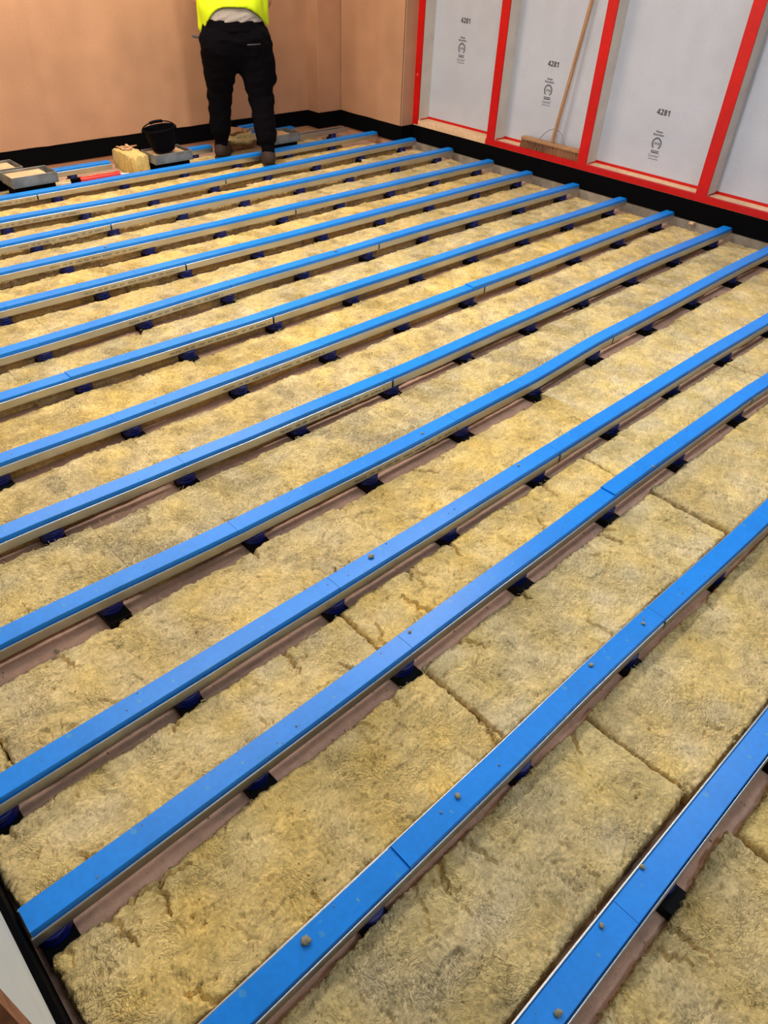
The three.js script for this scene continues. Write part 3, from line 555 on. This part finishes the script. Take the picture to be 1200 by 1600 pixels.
{ // broom leaning on the wall
  const t = thing('broom', 'wooden broom with bristle head leaning on the white sheet between red studs', 'broom', null, [5.225, RT, -3.565]);
  part('head', box(-0.03, 0.054, -0.285, 0.028, 0.078, 0.285, 0.005), M.broomWood, t);
  const tufts = [], r = rng(88);
  for (let i = 0; i < 64; i++) for (let j = 0; j < 4; j++) { const g = new THREE.CylinderGeometry(0.0035, 0.007, 0.058, 5, 1); g.rotateX((r() - 0.5) * 0.35); g.rotateZ((r() - 0.5) * 0.25); g.translate(lerp(-0.026, 0.022, j / 3) + (r() - 0.5) * 0.004, 0.0285, lerp(-0.278, 0.278, i / 63)); tufts.push(g); }
  const b = part('bristles', metreUV(merge(tufts)), M.bristle, t); b.userData.kind = 'stuff';
  const p0 = new THREE.Vector3(0.0, 0.072, 0.0), p1 = new THREE.Vector3(0.058, 1.33, 0.135), dir = p1.clone().sub(p0), g = new THREE.CylinderGeometry(0.0125, 0.0135, dir.length(), 16); g.translate(0, dir.length() / 2, 0);
  g.applyQuaternion(new THREE.Quaternion().setFromUnitVectors(new THREE.Vector3(0, 1, 0), dir.clone().normalize())); g.translate(p0.x, p0.y, p0.z); part('handle', g, M.broomWood, t);
  const knot = p0.clone().addScaledVector(dir, 0.085);
  for (const s of [-1, 1]) { const e = new THREE.Vector3(0.0, 0.076, s * 0.13), m = knot.clone().lerp(e, 0.5); m.y += 0.022; part('wire_brace', new THREE.TubeGeometry(new THREE.CatmullRomCurve3([knot, m, e]), 20, 0.0022, 6), M.wire, t); }
}

// ------------------------------------------------------------------ the person
function surfaceNet(sdf, lo, hi, cell) {
  const nx = Math.ceil((hi[0] - lo[0]) / cell) + 1, ny = Math.ceil((hi[1] - lo[1]) / cell) + 1, nz = Math.ceil((hi[2] - lo[2]) / cell) + 1, f = new Float32Array(nx * ny * nz), id = (i, j, k) => (k * ny + j) * nx + i;
  for (let k = 0; k < nz; k++) for (let j = 0; j < ny; j++) for (let i = 0; i < nx; i++) f[id(i, j, k)] = sdf(lo[0] + i * cell, lo[1] + j * cell, lo[2] + k * cell);
  const vid = new Int32Array(nx * ny * nz).fill(-1), pos = [], idx = [];
  const C = [[0, 0, 0], [1, 0, 0], [0, 1, 0], [1, 1, 0], [0, 0, 1], [1, 0, 1], [0, 1, 1], [1, 1, 1]], E = [[0, 1], [2, 3], [4, 5], [6, 7], [0, 2], [1, 3], [4, 6], [5, 7], [0, 4], [1, 5], [2, 6], [3, 7]];
  for (let k = 0; k < nz - 1; k++) for (let j = 0; j < ny - 1; j++) for (let i = 0; i < nx - 1; i++) {
    const v = C.map(c => f[id(i + c[0], j + c[1], k + c[2])]); let x = 0, y = 0, z = 0, n = 0;
    for (const [a, b] of E) if ((v[a] < 0) !== (v[b] < 0)) { const t = v[a] / (v[a] - v[b]); x += lerp(C[a][0], C[b][0], t); y += lerp(C[a][1], C[b][1], t); z += lerp(C[a][2], C[b][2], t); n++; }
    if (n) { vid[id(i, j, k)] = pos.length / 3; pos.push(lo[0] + (i + x / n) * cell, lo[1] + (j + y / n) * cell, lo[2] + (k + z / n) * cell); }
  }
  const quad = (a, b, c, d, flip) => { if (a < 0 || b < 0 || c < 0 || d < 0) return; flip ? idx.push(a, c, b, a, d, c) : idx.push(a, b, c, a, c, d); };
  for (let k = 1; k < nz - 1; k++) for (let j = 1; j < ny - 1; j++) for (let i = 1; i < nx - 1; i++) {
    const s = f[id(i, j, k)] < 0;
    if (s !== (f[id(i + 1, j, k)] < 0)) quad(vid[id(i, j - 1, k - 1)], vid[id(i, j, k - 1)], vid[id(i, j, k)], vid[id(i, j - 1, k)], !s);
    if (s !== (f[id(i, j + 1, k)] < 0)) quad(vid[id(i - 1, j, k - 1)], vid[id(i - 1, j, k)], vid[id(i, j, k)], vid[id(i, j, k - 1)], !s);
    if (s !== (f[id(i, j, k + 1)] < 0)) quad(vid[id(i - 1, j - 1, k)], vid[id(i, j - 1, k)], vid[id(i, j, k)], vid[id(i - 1, j, k)], !s);
  }
  const g = new THREE.BufferGeometry(); g.setAttribute('position', new THREE.Float32BufferAttribute(pos, 3)); g.setIndex(idx); g.computeVertexNormals();
  return metreUV(g);
}
const smin = (a, b, k) => { const h = Math.max(k - Math.abs(a - b), 0) / k; return Math.min(a, b) - h * h * k * 0.25; };
// tapered capsule, squashed along local z by factor q (q < 1 flattens)
function cap(x, y, z, a, b, ra, rb) {
  const dx = b[0] - a[0], dy = b[1] - a[1], dz = b[2] - a[2], px = x - a[0], py = y - a[1], pz = z - a[2], t = clamp((px * dx + py * dy + pz * dz) / (dx * dx + dy * dy + dz * dz), 0, 1);
  return Math.hypot(px - dx * t, py - dy * t, pz - dz * t) - lerp(ra, rb, t);
}
{
  // local axes: x to his right, y up, -z forward; origin on the slabs between the boots
  const P = thing('person', 'person seen from behind in yellow safety vest and black trousers, bending forward', 'person', null, [3.58, 0.05, -5.40], -Math.atan2(0.55, 0.835));
  const J = { hipL: [-0.105, 0.82, 0.01], hipR: [0.1, 0.82, -0.0], kneeL: [-0.165, 0.46, -0.07], kneeR: [0.158, 0.44, 0.045], ankL: [-0.19, 0.09, -0.08], ankR: [0.182, 0.09, 0.17], pel: [-0.012, 0.9, 0.0], waist: [-0.012, 1.02, -0.05], chest: [0, 1.21, -0.24], neck: [0, 1.33, -0.39], head: [0, 1.41, -0.5],
    shL: [-0.19, 1.3, -0.34], shR: [0.19, 1.3, -0.34], elL: [-0.26, 1.05, -0.3], elR: [0.245, 1.05, -0.32], wrL: [-0.17, 0.96, -0.5], wrR: [0.15, 0.97, -0.52] };
  const torso = (x, y, z, o) => {                 // broad, flattened trunk
    const s = 0.78; const sq = p => [p[0] * s, p[1], p[2]];
    let d = cap(x * s, y, z, sq(J.pel), sq(J.waist), 0.135 + o, 0.13 + o); d = smin(d, cap(x * s, y, z, sq(J.waist), sq(J.chest), 0.13 + o, 0.145 + o), 0.05); return smin(d, cap(x * s, y, z, sq(J.chest), [0, 1.29, -0.34], 0.145 + o, 0.12 + o), 0.05);
  };
  const hand = (s, wr) => {                       // palm and five bent fingers, hanging from the wrist
    const pal = [wr[0] - s * 0.01, wr[1] - 0.05, wr[2] - 0.055], out = [[wr, pal, 0.026, 0.03]];
    for (let k = 0; k < 4; k++) { const u = (k - 1.5) * 0.021, l = [0.034, 0.04, 0.037, 0.029][k], b = [pal[0] + u, pal[1] - 0.018, pal[2] - 0.022], c = [b[0], b[1] - l * 0.6, b[2] - l * 0.8], e = [c[0], c[1] - l * 0.8, c[2] - l * 0.05], f = [e[0], e[1] - l * 0.45, e[2] + l * 0.4]; out.push([b, c, 0.0098, 0.0092], [c, e, 0.0092, 0.0085], [e, f, 0.0085, 0.0075]); }
    const th = [pal[0] - s * 0.026, pal[1] + 0.012, pal[2] - 0.002], t1 = [th[0] - s * 0.022, th[1] - 0.022, th[2] - 0.016], t2 = [t1[0] + s * 0.004, t1[1] - 0.028, t1[2] - 0.006]; out.push([th, t1, 0.013, 0.011], [t1, t2, 0.011, 0.009]);
    return out;
  };
  const hands = [...hand(-1, J.wrL), ...hand(1, J.wrR)];
  const HC = [0, 1.43, -0.52];
  const skinSdf = (x, y, z) => {
    let d = torso(x, y, z, -0.012);
    d = smin(d, cap(x, y, z, [0, 1.3, -0.36], [0, 1.37, -0.46], 0.06, 0.055), 0.04);
    const hy = y - HC[1], hz = z - HC[2], hx = x, ca = Math.cos(0.75), sa = Math.sin(0.75), ly = hy * ca - hz * sa, lz = hy * sa + hz * ca;   // head tipped forward
    d = smin(d, (Math.hypot(hx / 0.076, ly / 0.112, lz / 0.096) - 1) * 0.076, 0.02);
    d = smin(d, cap(hx, ly, lz, [0, -0.055, -0.05], [0, -0.085, -0.068], 0.04, 0.026), 0.03);   // jaw
    d = smin(d, cap(hx, ly, lz, [0, 0.005, -0.094], [0, -0.028, -0.112], 0.008, 0.013), 0.01);   // nose
    for (const s of [-1, 1]) { d = smin(d, cap(hx, ly, lz, [s * 0.076, 0.015, 0.0], [s * 0.08, -0.025, -0.004], 0.014, 0.01), 0.008); d = Math.max(d, -(Math.hypot(hx - s * 0.032, ly - 0.008, lz + 0.1) - 0.013)); d = Math.min(d, Math.hypot(hx - s * 0.032, ly - 0.008, lz + 0.083) - 0.0135); }
    d = Math.max(d, -cap(hx, ly, lz, [-0.02, -0.06, -0.102], [0.02, -0.06, -0.102], 0.004, 0.004));
    for (const [a, b, c] of [['shL', 'elL', 'wrL'], ['shR', 'elR', 'wrR']]) { d = smin(d, cap(x, y, z, J[a], J[b], 0.055, 0.043), 0.03); d = smin(d, cap(x, y, z, J[b], J[c], 0.042, 0.028), 0.015); }
    for (const [a, b, c] of [['hipL', 'kneeL', 'ankL'], ['hipR', 'kneeR', 'ankR']]) { d = smin(d, cap(x, y, z, J[a], J[b], 0.088, 0.058), 0.05); d = smin(d, cap(x, y, z, J[b], J[c], 0.056, 0.036), 0.02); }
    return d;
  };
  const handSdf = (x, y, z) => { let d = 9; for (const c of hands) d = smin(d, cap(x, y, z, ...c), 0.006); return d; };
  const body = mergeGeometries([surfaceNet(skinSdf, [-0.36, 0.02, -0.7], [0.36, 1.62, 0.3], 0.012), surfaceNet(handSdf, [-0.26, 0.82, -0.66], [-0.1, 1.0, -0.46], 0.004), surfaceNet(handSdf, [0.06, 0.82, -0.68], [0.24, 1.01, -0.48], 0.004)]);
  part('body', body, M.skin, P);
  const hairSdf = (x, y, z) => { const hy = y - HC[1], hz = z - HC[2], ca = Math.cos(0.75), sa = Math.sin(0.75), ly = hy * ca - hz * sa, lz = hy * sa + hz * ca; return Math.max((Math.hypot(x / 0.084, (ly - 0.008) / 0.118, (lz - 0.008) / 0.103) - 1) * 0.084, -(ly - 0.02 + 0.75 * (lz + 0.045) * 1.1 - 0.0) * (lz < 0 ? 1 : 0) - (lz < 0 ? 0 : ly + 0.06)); };
  part('hair', surfaceNet(hairSdf, [-0.12, 1.25, -0.68], [0.12, 1.6, -0.36], 0.007), M.hair, P);
  // trousers: wide seat, baggy thighs, gathered cuffs
  const trSdf = (x, y, z) => {
    const s = 0.8;
    let d = cap(x * s, y, z, [-0.012 * s, 0.86, 0.005], [-0.014 * s, 0.95, -0.005], 0.178, 0.168);
    for (const [h, k, a, w, sg] of [['hipL', 'kneeL', 'ankL', 1, -1], ['hipR', 'kneeR', 'ankR', 1, 1]]) {
      d = smin(d, cap(x, y, z, [J[h][0] * 1.15, J[h][1] - 0.03, J[h][2] + 0.01], J[k], 0.148, 0.094), 0.075);
      const q = [lerp(J[k][0], J[a][0], 0.66), lerp(J[k][1], J[a][1], 0.66), lerp(J[k][2], J[a][2], 0.66)];
      d = smin(d, cap(x, y, z, J[k], q, 0.092, 0.084), 0.02);
      d = smin(d, cap(x, y, z, q, [J[a][0], J[a][1] - 0.01, J[a][2]], 0.06, 0.05), 0.015);
    }
    d = smin(d, cap(x, y, z, [0.205, 0.7, 0.02], [0.224, 0.6, 0.02], 0.07, 0.064), 0.03);   // full side pocket
    d = smin(d, cap(x, y, z, [-0.2, 0.74, 0.0], [-0.2, 0.62, -0.03], 0.07, 0.06), 0.03);
    d += 0.006 * n3(x * 7, y * 16, z * 7) + 0.003 * n3(x * 20, y * 34, z * 20);
    return Math.max(d, y - 0.962 + 0.05 * Math.max(0, -z - 0.02));
  };
  const trousers = part('trousers', surfaceNet(trSdf, [-0.42, 0.03, -0.32], [0.42, 1.0, 0.36], 0.0105), M.trouser, P);
  part('waistband', surfaceNet((x, y, z) => Math.max(cap(x * 0.8, y, z, [-0.01, 0.86, 0.005], [-0.011, 0.97, -0.005], 0.184, 0.174) + 0.002 * Math.sin(y * 420), Math.abs(y - 0.93) - 0.036), [-0.3, 0.88, -0.24], [0.3, 0.985, 0.24], 0.0065), M.trouser, trousers);
  { const pts = [0, 0.25, 0.5, 0.75, 1].map(t => { const x = lerp(0.075, 0.172, t); let z = 0.35; while (trSdf(x, 0.822 + 0.004 * t, z) > 0.002 && z > 0) z -= 0.002; return new THREE.Vector3(x, 0.822 + 0.004 * t, z); }); part('pocket_zip', new THREE.TubeGeometry(new THREE.CatmullRomCurve3(pts), 24, 0.0045, 6), M.zip, trousers); }
  { const c = part('tool_clip', merge([box(-0.315, 0.838, -0.02, -0.255, 0.85, 0.0, 0.003), box(-0.325, 0.846, -0.018, -0.285, 0.856, -0.004, 0.003)]), M.zip, trousers); c.position.z = 0.02; }
  // grey shirt showing between vest and waistband, short sleeves
  part('shirt', surfaceNet((x, y, z) => {
    let d = torso(x, y, z, 0.014); d = smin(d, cap(x * 0.8, y, z, [-0.01, 0.95, 0.0], [-0.01, 1.02, -0.03], 0.172, 0.155), 0.03);
    for (const [a, b] of [['shL', 'elL'], ['shR', 'elR']]) d = smin(d, cap(x, y, z, J[a], [lerp(J[a][0], J[b][0], 0.62), lerp(J[a][1], J[b][1], 0.62), lerp(J[a][2], J[b][2], 0.62)], 0.074, 0.066), 0.03);
    d += 0.005 * n2((y * 1.0 - x * 0.35) * 34, x * 5 + z * 3);
    return Math.max(d, 0.945 - y);
  }, [-0.4, 0.92, -0.56], [0.4, 1.46, 0.24], 0.0105), M.shirt, P);
  // vest: back hem rides up in an arch, sides hang down
  part('safety_vest', surfaceNet((x, y, z) => {
    let d = torso(x, y, z, 0.038);
    d = smin(d, cap(x * 0.8, y, z, [-0.01, 1.0, -0.02], [0, 1.14, -0.14], 0.19, 0.18), 0.04);
    for (const s of [-1, 1]) d = smin(d, cap(x, y, z, [s * 0.2 - 0.006, 1.1, -0.07], [s * 0.226 - 0.012, s < 0 ? 0.9 : 0.95, -0.04], 0.05, 0.03), 0.04);
    d += 0.006 * n3(x * 9, y * 6, z * 9);
    const u = Math.abs(x + 0.006) / 0.235, hem = Math.max(0.86, 1.045 - (x < 0 ? 0.19 : 0.125) * Math.pow(u, 3.2)) - 0.35 * Math.max(0, -z - 0.16);
    return Math.max(d, hem - y, -(cap(x, y, z, [0, 1.34, -0.4], [0, 1.5, -0.5], 0.075, 0.09)));
  }, [-0.34, 0.8, -0.56], [0.34, 1.5, 0.26], 0.0095), M.vest, P);
  for (const [sd, a, toe] of [[-1, J.ankL, 0.25], [1, J.ankR, -0.1]]) {
    const dx = Math.sin(toe), dz = -Math.cos(toe), at = (f, s, y) => [a[0] + dx * f - dz * s, y, a[2] + dz * f + dx * s];
    const b = part('boot', surfaceNet((x, y, z) => {
      let d = cap(x, y, z, at(-0.035, 0, 0.055), at(0.03, 0, 0.062), 0.05, 0.052); d = smin(d, cap(x, y, z, at(0.03, 0, 0.055), at(0.17, 0, 0.04), 0.05, 0.043), 0.03); d = smin(d, cap(x, y, z, at(-0.01, 0, 0.055), at(-0.005, 0, 0.085), 0.05, 0.046), 0.02);
      d = Math.min(d, Math.max(cap(x, y, z, at(-0.008, 0, 0.075), at(-0.006, 0, 0.088), 0.054, 0.054), Math.abs(y - 0.086) - 0.01));
      return Math.max(d, 0.016 - y);
    }, [a[0] - 0.16, 0.0, a[2] - 0.3], [a[0] + 0.16, 0.19, a[2] + 0.14], 0.0065), M.boot, P);
    part('sole', surfaceNet((x, y, z) => { let d = cap(x, 0, z, at(-0.04, 0, 0), at(0.06, 0, 0), 0.05, 0.046); d = smin(d, cap(x, 0, z, at(0.06, 0, 0), at(0.175, 0, 0), 0.046, 0.048), 0.03); return Math.max(d, Math.abs(y - 0.0105) - 0.009); }, [a[0] - 0.18, -0.008, a[2] - 0.3], [a[0] + 0.18, 0.03, a[2] + 0.16], 0.0055), M.sole, b);
  }
}

renderer.render(scene, camera);
